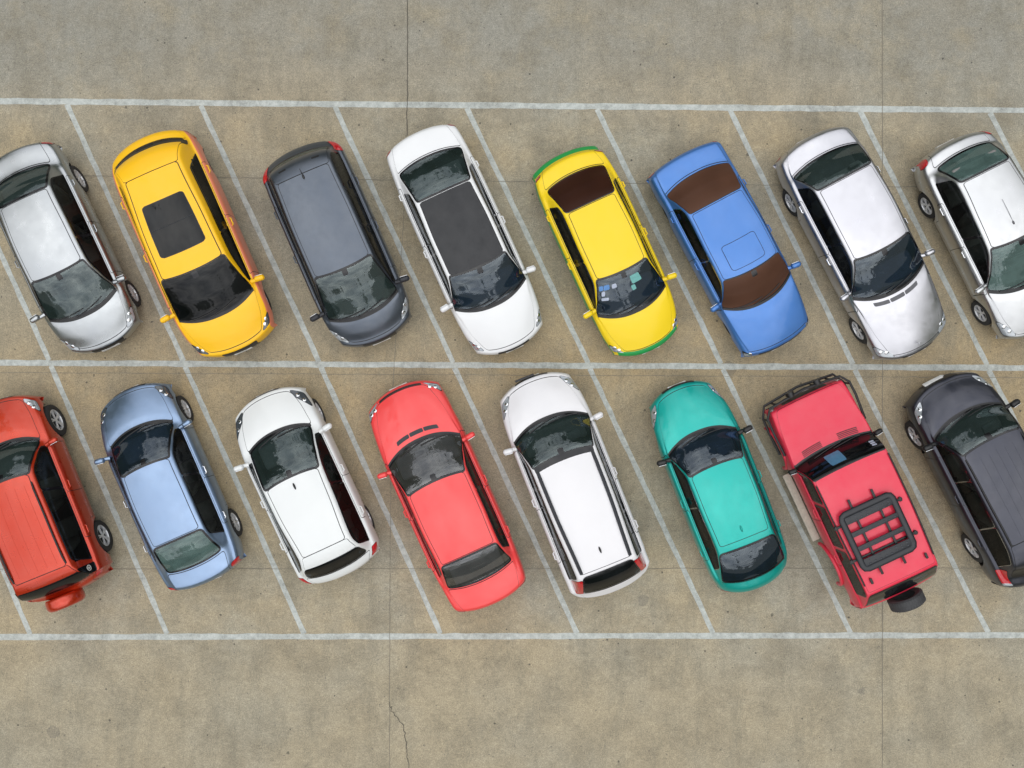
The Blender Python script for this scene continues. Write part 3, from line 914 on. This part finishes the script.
sed = dict(kind='sedan', cat='car', zcowl=.94, zroof=1.45, zbelt=.90)
CARS = [
 dict(sed, name='silver_sedan', label='bright silver sedan at the left end of the row holding the taxi',
      L=4.54, W=.90, cowl=1.55, wst=.65, rwt=-1.01, rwb=-1.72, ye=(.735, .565, .53, .60), paint=silver1, glass='teal', xf=1.38, xb=-1.32, rad=.31, wi=.125,
      mirror=silver1, wheel='ten', pose=(-9.47, 2.84, -65)),
 dict(kind='suv', cat='car', name='yellow_crossover', label='amber yellow crossover with a dark glass sunroof and pinkish sills',
      L=4.84, W=.97, cowl=1.64, wst=.70, rwt=-1.45, rwb=-2.16, ye=(.80, .67, .59, .74), paint=yellow, paint2=salmon, split=.615, svtop=.465, dlo=(7.35, 11.7), slr=.45, zcowl=1.08, zroof=1.64, zbelt=1.02,
      zn=.82, zmid=.6, zd0=1.12, zd1=1.04, rwbulge=.12, sunroof=(.27, -.83, .47, 'dark'), glass='dark', rad=.36, lampm='lampdark', hl=(3.35, 4.5, .46, .64, .03), rg0=12.62, bd=-.30, bb=-.3,
      extra=ex_spoilergap, tl=(15.1, 16, .5, .68), pose=(-6.66, 2.92, -66.5), mirror=yellow, ditch=.022),
 dict(kind='hatch', cat='car', name='grey_people_carrier', label='slate grey people carrier with black mirrors, between the amber crossover and the black-roofed white sedan',
      L=4.38, W=.92, cowl=1.62, wst=.64, rwt=-1.43, rwb=-1.98, ye=(.745, .605, .575, .63), paint=greym, zcowl=.98, zroof=1.60, zbelt=.95, zn=.76, zd0=1.05, zd1=.95, rwbulge=.14,
      rg0=12.55, cowlw=.10, glass='teal', rad=.31, mirror=M['gunmetal'], extra=ex_mpv, tl=(12.6, 14.6, .50, .70), hl=(3.6, 5.3, .46, .66, .05), wde=.95, wd=.98, pose=(-3.64, 2.91, -66.5)),
 dict(sed, name='white_sedan', label='white sedan with a black roof panel in the upper row',
      L=4.98, W=.89, cowl=1.51, wst=.69, rwt=-.97, rwb=-1.90, ye=(.775, .61, .58, .675), paint=white, roofpaint=blackroof, glass='navy', rglass='teal', rad=.32,
      pose=(-.97, 3.01, -65.6), hl=(3.5, 4.5, .50, .68, .02), lampm='lamp', tl=(14.3, 15.6, .55, .72)),
 dict(sed, name='taxi', label='yellow and green taxi with blue stickers on its windscreen', cat='taxi',
      L=4.54, W=.87, cowl=1.40, wst=.54, rwt=-.97, rwb=-1.75, ye=(.74, .545, .53, .625), paint=taxi_y, paint2=taxi_g, split=.69, glass='navy', rglass='choc', rad=.30,
      extra=ex_taxi, pose=(2.0, 2.78, -65.3), xde=-2.27 + .20, xdf=-2.27 + .11, zlip=.16, zmid=.62, tl=(14.1, 14.75, .52, .68), hl=(3.35, 4.3, .46, .68, .02), mirror=taxi_y),
 dict(sed, name='blue_sedan', label='cornflower blue sedan with brown windscreen and brown rear window',
      L=4.56, W=.86, cowl=1.26, wst=.55, rwt=-1.0, rwb=-1.78, ye=(.76, .615, .58, .70), paint=blue, glass='brown', rglass='brown', thinseal=True, sunroof=(.42, -.12, .37, None), zroof=1.42,
      fw=.90, rw=.93, bf=.20, bb=-.12, nose_y=.78, wde=.97, wd=.985, zn=.72, rad=.30, mirror=blue, pose=(4.61, 2.81, -62.0), trim=M['chrome'], hl=(2.9, 3.7, .44, .68, 0), tl=(15, 15.9, .46, .72), bulbs=((.35, .5),)),
 dict(sed, name='silver_saloon', label='pale lilac silver saloon with bonnet vents and a small bonnet ornament',
      L=5.10, W=.91, cowl=1.15, wst=.21, rwt=-1.41, rwb=-2.07, ye=(.80, .615, .605, .73), paint=silver2, glass='navy', rglass='teal', rad=.33, vent=(1.32, .50), extra=ex_star,
      hl=(3.35, 4.35, .40, .67, .02), bulbs=((.30, .5), (.66, .5)), tl=(15.7, 16.3, .55, .66), pose=(7.40, 2.93, -62.2), wi=.15, mirror=silver2, fw=.90, xf=1.58, xb=-1.50, handle=M['chrome']),
 dict(sed, name='pale_silver_sedan', label='pale silver sedan cut off by the right edge, a thin aerial on its roof',
      L=4.48, W=.90, cowl=1.18, wst=.16, rwt=-1.34, rwb=-1.93, ye=(.76, .60, .54, .60), paint=silver3, glass='pale', rglass='pale', rad=.30, aerial=(9.5, 0, .52), zroof=1.47,
      tl=(13.9, 15.6, .54, .74), pose=(10.18, 3.10, -63.3), wi=.13, mirror=silver3, handle=M['chrome'], xf=1.35, xb=-1.22),
 # lower row
 dict(kind='suv', cat='car', name='orange_off_roader', label='burnt orange off-roader with a covered spare wheel, cut off by the left edge',
      L=4.34, W=.93, cowl=1.22, wst=.43, rwt=-1.60, rwb=-2.02, ye=(.70, .55, .575, .70), paint=orange, zcowl=1.08, zroof=1.66, zbelt=1.02, zn=.86, zmid=.6, zb=.27, zd0=1.20, zd1=1.05, zrt=1.6, rwbulge=.10,
      rg0=12.1, rad=.36, xf=1.36, xb=-1.30, rails=(9.2, 10.95), ribs=(-.26, -.13, 0, .13, .26), glass='teal', rglass='dark', extra=ex_orange, dlo=(7.35, 11.35), bd=-.12, bb=-.16,
      tl=(13.1, 14.6, .56, .72), railmat=M['black'], spoiler=True, pose=(-9.69 - .358 * .88 - .93 * .03, -3.17 + .934 * .88 - .03 * .358, 112), wi=.12, hl=(3.5, 4.6, .46, .68, .02), wde=.94, wd=.98, panes=(0, .42, 1.0)),
 dict(sed, name='steel_blue_sedan', label='pale steel blue sedan with greenish rear window, between the orange car and the white hatchback',
      L=4.42, W=.90, cowl=1.35, wst=.50, rwt=-1.09, rwb=-1.78, ye=(.665, .515, .52, .58), paint=steel, glass='navy', rglass='pale', rad=.32, xf=1.36, xb=-1.28, wheel='ten',
      zroof=1.47, zd0=1.05, zd1=1.02, tl=(14.1, 15.6, .50, .72), pose=(-7.22, -2.12, 113.6), wi=.12, mirror=steel, lampm='lampdark', handle=M['chrome']),
 dict(kind='hatch', cat='car', name='white_hatchback', label='small white hatchback with a dark rear window and red tail lights, without roof rails',
      L=4.20, W=.92, cowl=1.24, wst=.24, rwt=-1.35, rwb=-1.90, ye=(.665, .585, .50, .64), paint=white2, zcowl=.98, zroof=1.50, zbelt=.93, zn=.74, zd0=1.02, zd1=.94, rwbulge=.10, zrt=1.45,
      rg0=12.05, glass='teal', rglass='dark', rad=.31, lampm='lampdark', hl=(3.5, 5.0, .44, .66, .05), tl=(13.0, 14.7, .55, .70), fin=9.28, finmat=M['black'], xf=1.28, xb=-1.22, wheel='ten',
      pose=(-4.36, -2.10, 114.9), wi=.15, bd=-.2, wde=.95, wd=.98, nose_y=.56),
 dict(sed, name='coral_red_saloon', label='coral red saloon with bonnet vents and twin round headlights',
      L=5.0, W=.91, cowl=1.30, wst=.40, rwt=-1.22, rwb=-1.90, ye=(.785, .62, .595, .69), paint=coral, glass='grey', rglass='grey', vent=(1.50, .46), rad=.32, xf=1.52, xb=-1.40,
      hl=(3.3, 4.2, .40, .67, .02), bulbs=((.28, .5), (.66, .5)), tl=(15, 15.8, .5, .7), pose=(-1.39, -2.33, 114.3), mirror=coral, fw=.89, grille=(3.35, 3.62, .36)),
 dict(kind='suv', cat='car', name='white_estate_suv', label='tall white SUV with dark grey roof rails and a black rear window',
      L=4.80, W=.91, cowl=1.50, wst=.71, rwt=-1.68, rwb=-2.20, ye=(.79, .635, .575, .66), paint=pearl, zcowl=1.08, zroof=1.64, zbelt=1.02, zn=.84, zmid=.6, zd0=1.16, zd1=1.05, zrt=1.58, rwbulge=.07,
      rg0=11.3, spoiler=False, rails=(9.1, 10.98), railr=.036, railv=.338, glass='teal', rglass='dark', rad=.35, extra=ex_blackband, tl=(11.5, 13.1, .345, .54), pose=(1.38 - .093 - .0185, -2.09 - .037 + .0465, 111.7), mirror=pearl, fin=10.72, finmat=M['black'],
      hl=(3.55, 4.8, .44, .66, .04), bd=-.16, wde=.96, wd=.985, rgv=.33, slr=.05, dlo=(7.35, 11.4), panes=(0, .36, .70, 1.0)),
 dict(kind='hatch', cat='car', name='teal_hatchback', label='bright teal green hatchback with black mirrors and a sloping dark rear window',
      L=4.60, W=.87, cowl=1.26, wst=.55, rwt=-1.05, rwb=-1.98, ye=(.73, .57, .545, .65), paint=tealp, zcowl=.92, zroof=1.42, zbelt=.90, zn=.66, zd0=.98, zd1=.86, zrt=1.37, rwbulge=.06,
      rg0=11.35, glass='navy', rglass='navy', rad=.31, mirror=M['black'], bf=.42, bb=-.34, spoiler=False, hl=(3.3, 4.7, .54, .70, .04), tl=(15.2, 16, .5, .7), fw=.80, rw=.84,
      pose=(4.33, -2.15, 111.5), fin=10.75, wd=.95, wde=.89, rgv=.40, bd=-.26, slr=.1, trim=M['chrome']),
 dict(kind='box', cat='car', name='red_four_by_four', label='faded crimson boxy four-by-four with a black bull bar and a black roof rack',
      L=4.60, W=.88, cowl=1.15, wst=.76, rwt=-1.74, rwb=-2.18, ye=(.84, .765, .735, .77), paint=crimson, zcowl=1.14, zroof=1.74, zbelt=1.10, zn=1.02, zmid=.66, zb=.34, zd0=1.16, zd1=1.10, zrt=1.70, rwbulge=.06,
      bf=.04, bb=-.05, bc=.12, bt=.05, bd=-.03, fw=.93, rw=.97, sq=.8, nose_y=.80, lead=.08, hcrown=.03, crown=.035, rg0=11.35, spoiler=False, rad=.38, xf=1.42, xb=-1.30, glass='dark', rglass='dark',
      mirror=M['black'], extra=ex_jeep, hl=(2.6, 3.3, .42, .62, 0), tl=(14.6, 16, .58, .72), bulbs=((.5, .5),), wd=.99, wde=.985, pose=(7.08 - .906 * .05, -2.26 - .423 * .05, 115), ghw=.05, rgv=.36,
      slr=.03, dlo=(7.5, 11.5), panes=(0, .33, .64, 1.0), wheel='cap', cowlw=.05, hoodv=.40, pgap=.05, msize=.85, ditch=.008),
 dict(kind='suv', cat='car', name='charcoal_estate_suv', label='charcoal SUV with upright red tail lights, beside the boxy red four-by-four',
      L=4.64, W=.92, cowl=1.58, wst=.96, rwt=-1.15, rwb=-2.0, ye=(.76, .63, .60, .67), paint=charcoal, zcowl=1.08, zroof=1.64, zbelt=1.00, zn=.84, zmid=.6, zd0=1.16, zd1=1.05, zrt=1.60, rwbulge=.14,
      rg0=12.4, glass='teal', rglass='dark', rad=.35, ribs=(-.2, -.1, 0, .1, .2), rails=(9.1, 11.0), railmat=M['black'], mirror=M['black'], tl=(12.5, 13.8, .48, .66), tlwhite=True, xf=1.40, xb=-1.28,
      extra=ex_plate_front, hl=(3.55, 5.0, .46, .66, .04), wi=.13, pose=(9.47 + .454 * 1.53 - .891 * .17, -.53 - .891 * 1.53 - .454 * .17, 117), trim=M['chrome'], wde=.96, wd=.985, panes=(0, .36, .70, 1.0)),
]
for P in CARS:
    build_car(P)

# roof rack: rests on the four-by-four's roof, a thing of its own
def roof_rack():
    host = [P for P in CARS if P['name'] == 'red_four_by_four'][0]
    root = bpy.data.objects.new('roof_rack', None); C.objects.link(root)
    root['label'] = 'black slatted luggage rack lying on the roof of the crimson four-by-four'; root['category'] = 'roof rack'
    x0, x1, y0, y1, z = -.58, .58, -.55, .55, .10
    f = MB()
    c = .09
    loop = [(x0 + c, y0), (x1 - c, y0), (x1 - c * .3, y0 + c * .3), (x1, y0 + c), (x1, y1 - c), (x1 - c * .3, y1 - c * .3), (x1 - c, y1), (x0 + c, y1), (x0 + c * .3, y1 - c * .3), (x0, y1 - c), (x0, y0 + c), (x0 + c * .3, y0 + c * .3), (x0 + c, y0), (x0 + c * 2, y0)]
    f.tube([(a, b, z) for a, b in loop], .066, 12)
    f.v = [(v[0], v[1], z + (v[2] - z) * .5) for v in f.v]
    f.obj('frame', M['rack'], root)
    for x, w in ((x0 + .135, .15), (-.15, .105), (.15, .105), (x1 - .135, .15)):
        b = MB(); b.box((x, 0, z), (w, y1 - y0 - .06, .035), .012)
        o = b.obj('slat', M['rack'], root)
        for q in range(8):
            for dx in ((-.035, .035) if w > .12 else (0,)):
                st = MB(); st.ball((x + dx + random.uniform(-.015, .015), y0 + .12 + q * .118, z + .018), (.016, .028, .012), 8)
                st.obj('bolt', M['rackshine'], o)
    for y in (-.25, .25):
        b = MB(); b.box((0, y, z - .045), (1.62, .05, .03), .008)
        b.obj('crossbar', M['black'], root)
    for x in (-.35, .38):
        b = MB(); b.box((x, 0, z - .075), (.05, 1.48, .03), .008)
        b.obj('crossbar', M['black'], root)
        for y in (-.70, .70):
            b = MB(); b.box((x, y, .01), (.09, .05, .07), .01)
            b.obj('foot', M['black'], root)
    hx, hy, th = host['pose']; a = R(th)
    lx, ly = -.66, .10
    root.location = (hx + lx * math.cos(a) - ly * math.sin(a), hy + lx * math.sin(a) + ly * math.cos(a), 1.735)
    root.rotation_euler = (0, 0, a)
roof_rack()

# ------------------------------------------------------------------ ground
def ground_material():
    m, nt, p = new_mat('stained_concrete')
    tc = nt.nodes.new('ShaderNodeTexCoord'); tc.name = 'TC'
    sx = nt.nodes.new('ShaderNodeSeparateXYZ'); nt.links.new(tc.outputs['Object'], sx.inputs[0])
    n1 = noise(nt, .22, 6, .62)
    n2 = noise(nt, 1.1, 8, .68)
    n3 = noise(nt, 9, 6, .7)
    n4 = noise(nt, 24, 6, .85)
    tan = srgb(168, 153, 124); grey = srgb(154, 149, 133); dark = srgb(127, 119, 101)
    c = mixc(nt, ramp(nt, n1, [(.40, 0), (.58, 1)]), tan, grey)
    # the driving aisles are greyer
    ys = math_n(nt, 'ADD', sx.outputs[1], math_n(nt, 'MULTIPLY', math_n(nt, 'SUBTRACT', n2, .5), 1.6))
    up = nt.nodes.new('ShaderNodeMapRange'); nt.links.new(ys, up.inputs[0]); up.inputs[1].default_value = 5.2; up.inputs[2].default_value = 7.2
    c = mixc(nt, math_n(nt, 'MULTIPLY', up.outputs[0], .8), c, srgb(138, 136, 127))
    lw = nt.nodes.new('ShaderNodeMapRange'); nt.links.new(ys, lw.inputs[0]); lw.inputs[1].default_value = -5.0; lw.inputs[2].default_value = -6.4
    c = mixc(nt, math_n(nt, 'MULTIPLY', lw.outputs[0], .6), c, srgb(158, 149, 128))
    # rusty brown where the cars' noses meet
    mid = nt.nodes.new('ShaderNodeMapRange'); nt.links.new(math_n(nt, 'ABSOLUTE', ys), mid.inputs[0]); mid.inputs[1].default_value = 3.2; mid.inputs[2].default_value = .3
    c = mixc(nt, math_n(nt, 'MULTIPLY', mid.outputs[0], .55), c, srgb(160, 138, 100))
    c = mixc(nt, ramp(nt, n2, [(.43, 0), (.70, .75)]), c, dark)
    c = mixc(nt, ramp(nt, noise(nt, .7, 8, .72, vec=None), [(.50, 0), (.70, .55)]), c, srgb(166, 154, 128))
    # stretched stains
    mp = nt.nodes.new('ShaderNodeMapping'); mp.inputs['Scale'].default_value = (1.0, .25, 1); nt.links.new(tc.outputs['Object'], mp.inputs[0])
    c = mixc(nt, ramp(nt, noise(nt, 2.4, 7, .7, vec=mp.outputs[0]), [(.49, 0), (.74, .5)]), c, srgb(116, 112, 98))
    c = mixc(nt, 1.0, c, ramp(nt, n3, [(.25, .80), (.75, 1.18)]), 'MULTIPLY')
    c = mixc(nt, 1.0, c, ramp(nt, n4, [(.28, .66), (.72, 1.34)]), 'MULTIPLY')
    c = mixc(nt, 1.0, c, ramp(nt, noise(nt, 48, 2, .6), [(.30, .80), (.70, 1.20)]), 'MULTIPLY')
    # pits, pebbles and drips
    for sc, th, col, am in ((3.2, .07, (.05, .046, .04), .75), (1.3, .045, (.05, .048, .042), .6), (6.0, .10, (.11, .10, .085), .6), (.55, .09, (.12, .112, .098), .35)):
        vo = nt.nodes.new('ShaderNodeTexVoronoi'); vo.inputs['Scale'].default_value = sc
        mp2 = nt.nodes.new('ShaderNodeMapping'); mp2.inputs['Location'].default_value = (sc, sc * 2, 0); nt.links.new(tc.outputs['Object'], mp2.inputs[0])
        nt.links.new(mp2.outputs[0], vo.inputs['Vector'])
        sel = math_n(nt, 'GREATER_THAN', math_n(nt, 'FRACT', math_n(nt, 'MULTIPLY', vo.outputs['Color'], 7.13)), .6)
        d = math_n(nt, 'ADD', vo.outputs['Distance'], math_n(nt, 'MULTIPLY', math_n(nt, 'SUBTRACT', n3, .5), .08))
        k = math_n(nt, 'MULTIPLY', math_n(nt, 'LESS_THAN', d, th), math_n(nt, 'MULTIPLY', sel, am))
        c = mixc(nt, k, c, col)
    nt.links.new(c, p.inputs['Base Color'])
    setp(p, rough=.88)
    b = nt.nodes.new('ShaderNodeBump'); b.inputs['Strength'].default_value = .25; b.inputs['Distance'].default_value = .01
    nt.links.new(n4, b.inputs['Height']); nt.links.new(b.outputs[0], p.inputs['Normal'])
    return m

gm = ground_material()
S_ = 300
g = mesh_obj('pavement', [(-S_, -S_, 0), (S_, -S_, 0), (S_, S_, 0), (-S_, S_, 0)], [(0, 1, 2, 3)], gm, None, False)
g['kind'] = 'structure'

def line_material():
    m, nt, p = new_mat('worn_line_paint')
    n = noise(nt, 7, 8, .75); n2 = noise(nt, 45, 4, .7)
    c = mixc(nt, ramp(nt, n, [(.35, 0), (.7, 1)]), srgb(196, 200, 195), srgb(174, 180, 177))
    nt.links.new(c, p.inputs['Base Color']); setp(p, rough=.75)
    tr = nt.nodes.new('ShaderNodeBsdfTransparent'); mx = nt.nodes.new('ShaderNodeMixShader')
    k = math_n(nt, 'ADD', math_n(nt, 'MULTIPLY', n, .6), math_n(nt, 'MULTIPLY', n2, .4))
    n5 = noise(nt, 1.1, 5, .7)
    f = ramp(nt, math_n(nt, 'ADD', k, math_n(nt, 'MULTIPLY', math_n(nt, 'SUBTRACT', n5, .5), .5)), [(.42, .06), (.68, .48)])
    nt.links.new(f, mx.inputs[0]); nt.links.new(p.outputs[0], mx.inputs[1]); nt.links.new(tr.outputs[0], mx.inputs[2])
    nt.links.new(mx.outputs[0], nt.nodes['Material Output'].inputs[0])
    return m
lm = line_material()

def strip(name, pts, width, z, mat, jitter=0.0, step=.25):
    pts = [Vector((p[0], p[1], 0)) for p in pts]
    dense = []
    for a, b in zip(pts[:-1], pts[1:]):
        k = max(1, int((b - a).length / step))
        dense += [a.lerp(b, i / k) for i in range(k)]
    dense.append(pts[-1])
    vs = []; fs = []
    n = len(dense)
    for i, p in enumerate(dense):
        t = (dense[min(i + 1, n - 1)] - dense[max(i - 1, 0)]).normalized()
        q = Vector((-t.y, t.x, 0))
        j = q * random.uniform(-jitter, jitter); w = width * .5 * (1 + random.uniform(-1, 1) * min(.5, jitter * 20) if jitter else 1)
        vs += [(p.x + q.x * w + j.x, p.y + q.y * w + j.y, z), (p.x - q.x * w + j.x, p.y - q.y * w + j.y, z)]
    for i in range(n - 1):
        fs.append((2 * i, 2 * i + 1, 2 * i + 3, 2 * i + 2))
    o = mesh_obj(name, vs, fs, mat, None, False); o['kind'] = 'structure'
    return o

# three long lines and the slanted bay lines
def yy(a, b, x):
    return a + (b - a) * (x + 11.13) / 22.26
T0, T1 = 6.15, 5.95     # far line at left / right edge of the lot in view
C0, C1 = .46, .35
B0, B1 = -5.50, -5.46
EX = 30
strip('painted_line', [(-EX, yy(T0, T1, -EX)), (EX, yy(T0, T1, EX))], .128, .004, lm, .006)
strip('painted_line', [(-EX, yy(C0, C1, -EX)), (EX, yy(C0, C1, EX))], .128, .004, lm, .006)
strip('painted_line', [(-EX, yy(B0, B1, -EX)), (EX, yy(B0, B1, EX))], .128, .004, lm, .006)
TX = [67, 201, 335, 467, 597, 730, 860, 990]
MX = [183.5, 319, 453, 588, 721, 853, 987, 1119]
BX = [305, 441.5, 578, 714, 851.5, 989, 1126, 1263]
topx = [(q - 512) / 46 for q in TX]; midx = [(q - 512) / 46 for q in MX]; botx = [(q - 512) / 46 for q in BX]
for k in range(1, 7):
    topx += [topx[7] + 2.86 * k]; midx += [midx[7] + 2.9 * k]; botx += [botx[7] + 2.97 * k]
for k in range(1, 6):
    topx.insert(0, topx[0] - 2.91); midx.insert(0, midx[0] - 2.92); botx.insert(0, botx[0] - 2.98)
for xt, xm, xb_ in zip(topx, midx, botx):
    strip('painted_line', [(xt, yy(T0, T1, xt) - .06), (xm, yy(C0, C1, xm) + .06)], .112, .0045, lm, .006)
    strip('painted_line', [(xm + .04, yy(C0, C1, xm) - .06), (xb_ - .02, yy(B0, B1, xb_) + .06)], .112, .0045, lm, .006)

jm = plain('joint_dirt', (.085, .078, .063), .95)
jm2 = plain('joint_faint', (.205, .185, .148), .95)
j = [(-2.26, 12), (-2.28, 6.1), (-2.36, 3.5), (-2.62, -.5), (-2.66, -5.6), (-2.66, -14)]
strip('pavement_joint', j, .010, .0075, jm2, .006, .12)
strip('pavement_joint', [(8.05, 14), (8.05, -14)], .012, .0075, jm2, .003, .15)
for (y0, y1, wd) in ((4.55, 4.25, .012), (.25, .14, .010), (-4.02, -4.0, .010)):
    strip('pavement_joint', [(-30, yy(y0, y1, -30)), (30, yy(y0, y1, 30))], wd, .0072, jm2, .008, .12)
ck = [(-2.66, -6.9), (-2.62, -7.1), (-2.50, -7.25), (-2.36, -7.42), (-2.30, -7.75), (-2.28, -8.1), (-2.22, -8.4), (-2.24, -8.9), (-2.2, -10)]
strip('pavement_crack', ck, .014, .0078, jm, .02, .05)
strip('pavement_crack', [(-2.27, 9), (-2.27, 6.2), (-2.29, 5.9), (-2.27, 5.4)], .014, .0078, jm, .008, .06)

# ------------------------------------------------------------------ sky
SUN_EL, SUN_ROT = R(72), R(160)
w = bpy.data.worlds.new('World'); scene.world = w; w.use_nodes = True
nt = w.node_tree; nt.nodes.clear()
sky = nt.nodes.new('ShaderNodeTexSky'); sky.sky_type = 'NISHITA'; sky.sun_disc = False
sky.sun_elevation = SUN_EL; sky.sun_rotation = SUN_ROT; sky.dust_density = 3; sky.air_density = 1.2
tc = nt.nodes.new('ShaderNodeTexCoord'); tc.name = 'TC'
sx = nt.nodes.new('ShaderNodeSeparateXYZ'); nt.links.new(tc.outputs['Generated'], sx.inputs[0])
zpos = math_n(nt, 'MAXIMUM', sx.outputs[2], .08)
cv = nt.nodes.new('ShaderNodeCombineXYZ')
nt.links.new(math_n(nt, 'DIVIDE', sx.outputs[0], zpos), cv.inputs[0]); nt.links.new(math_n(nt, 'DIVIDE', sx.outputs[1], zpos), cv.inputs[1])
cl = noise(nt, 1.3, 8, .6, vec=cv.outputs[0])
cloudc = mixc(nt, ramp(nt, noise(nt, 2.2, 8, .65, vec=cv.outputs[0]), [(.36, 0), (.64, 1)]), (5.0, 5.3, 5.9), (16.0, 15.9, 15.7))
skyc = mixc(nt, ramp(nt, cl, [(.28, .6), (.5, 1)]), sky.outputs[0], cloudc)
grad = math_n(nt, 'MULTIPLY_ADD', math_n(nt, 'MAXIMUM', sx.outputs[2], 0), 1.0, .30)
gc = nt.nodes.new('ShaderNodeCombineXYZ')
for k in range(3): nt.links.new(grad, gc.inputs[k])
skyc = mixc(nt, 1.0, skyc, gc.outputs[0], 'MULTIPLY')
# the ring of trees round the car park, as seen in the windscreens
hv = nt.nodes.new('ShaderNodeCombineXYZ'); nt.links.new(sx.outputs[0], hv.inputs[0]); nt.links.new(sx.outputs[1], hv.inputs[1])
hh = noise(nt, 1.8, 3, .5, vec=hv.outputs[0])
leaf = noise(nt, 14, 8, .75, 'Generated')
el = math_n(nt, 'ADD', sx.outputs[2], math_n(nt, 'MULTIPLY', math_n(nt, 'SUBTRACT', leaf, .5), .9))
lim = math_n(nt, 'MULTIPLY_ADD', hh, 1.9, -.42)
mr = nt.nodes.new('ShaderNodeMapRange'); nt.links.new(math_n(nt, 'SUBTRACT', lim, el), mr.inputs[0]); mr.inputs[1].default_value = -.01; mr.inputs[2].default_value = .03
fin = mixc(nt, mr.outputs[0], skyc, mixc(nt, leaf, (.08, .12, .06), (.55, .75, .36)))
bg = nt.nodes.new('ShaderNodeBackground'); nt.links.new(fin, bg.inputs[0]); bg.inputs[1].default_value = .13
out = nt.nodes.new('ShaderNodeOutputWorld'); nt.links.new(bg.outputs[0], out.inputs[0])

sl = bpy.data.lights.new('sun', 'SUN'); sl.energy = .5; sl.angle = R(120); sl.color = (1, .97, .92)
so = bpy.data.objects.new('sun', sl); C.objects.link(so)
az = SUN_ROT
d = Vector((math.sin(az) * math.cos(SUN_EL), math.cos(az) * math.cos(SUN_EL), math.sin(SUN_EL)))
so.rotation_euler = d.to_track_quat('Z', 'Y').to_euler()
so.location = d * 40

# ------------------------------------------------------------------ camera
cam = bpy.data.cameras.new('camera'); co = bpy.data.objects.new('camera', cam); C.objects.link(co)
co.location = (0, 0, 20); co.rotation_euler = (0, 0, 0)
cam.sensor_width = 36; cam.lens = 36 * 920 / 1024; cam.clip_end = 2000
scene.camera = co
scene.view_settings.view_transform = 'Standard'; scene.view_settings.look = 'None'
scene.view_settings.exposure = 0; scene.view_settings.gamma = 1
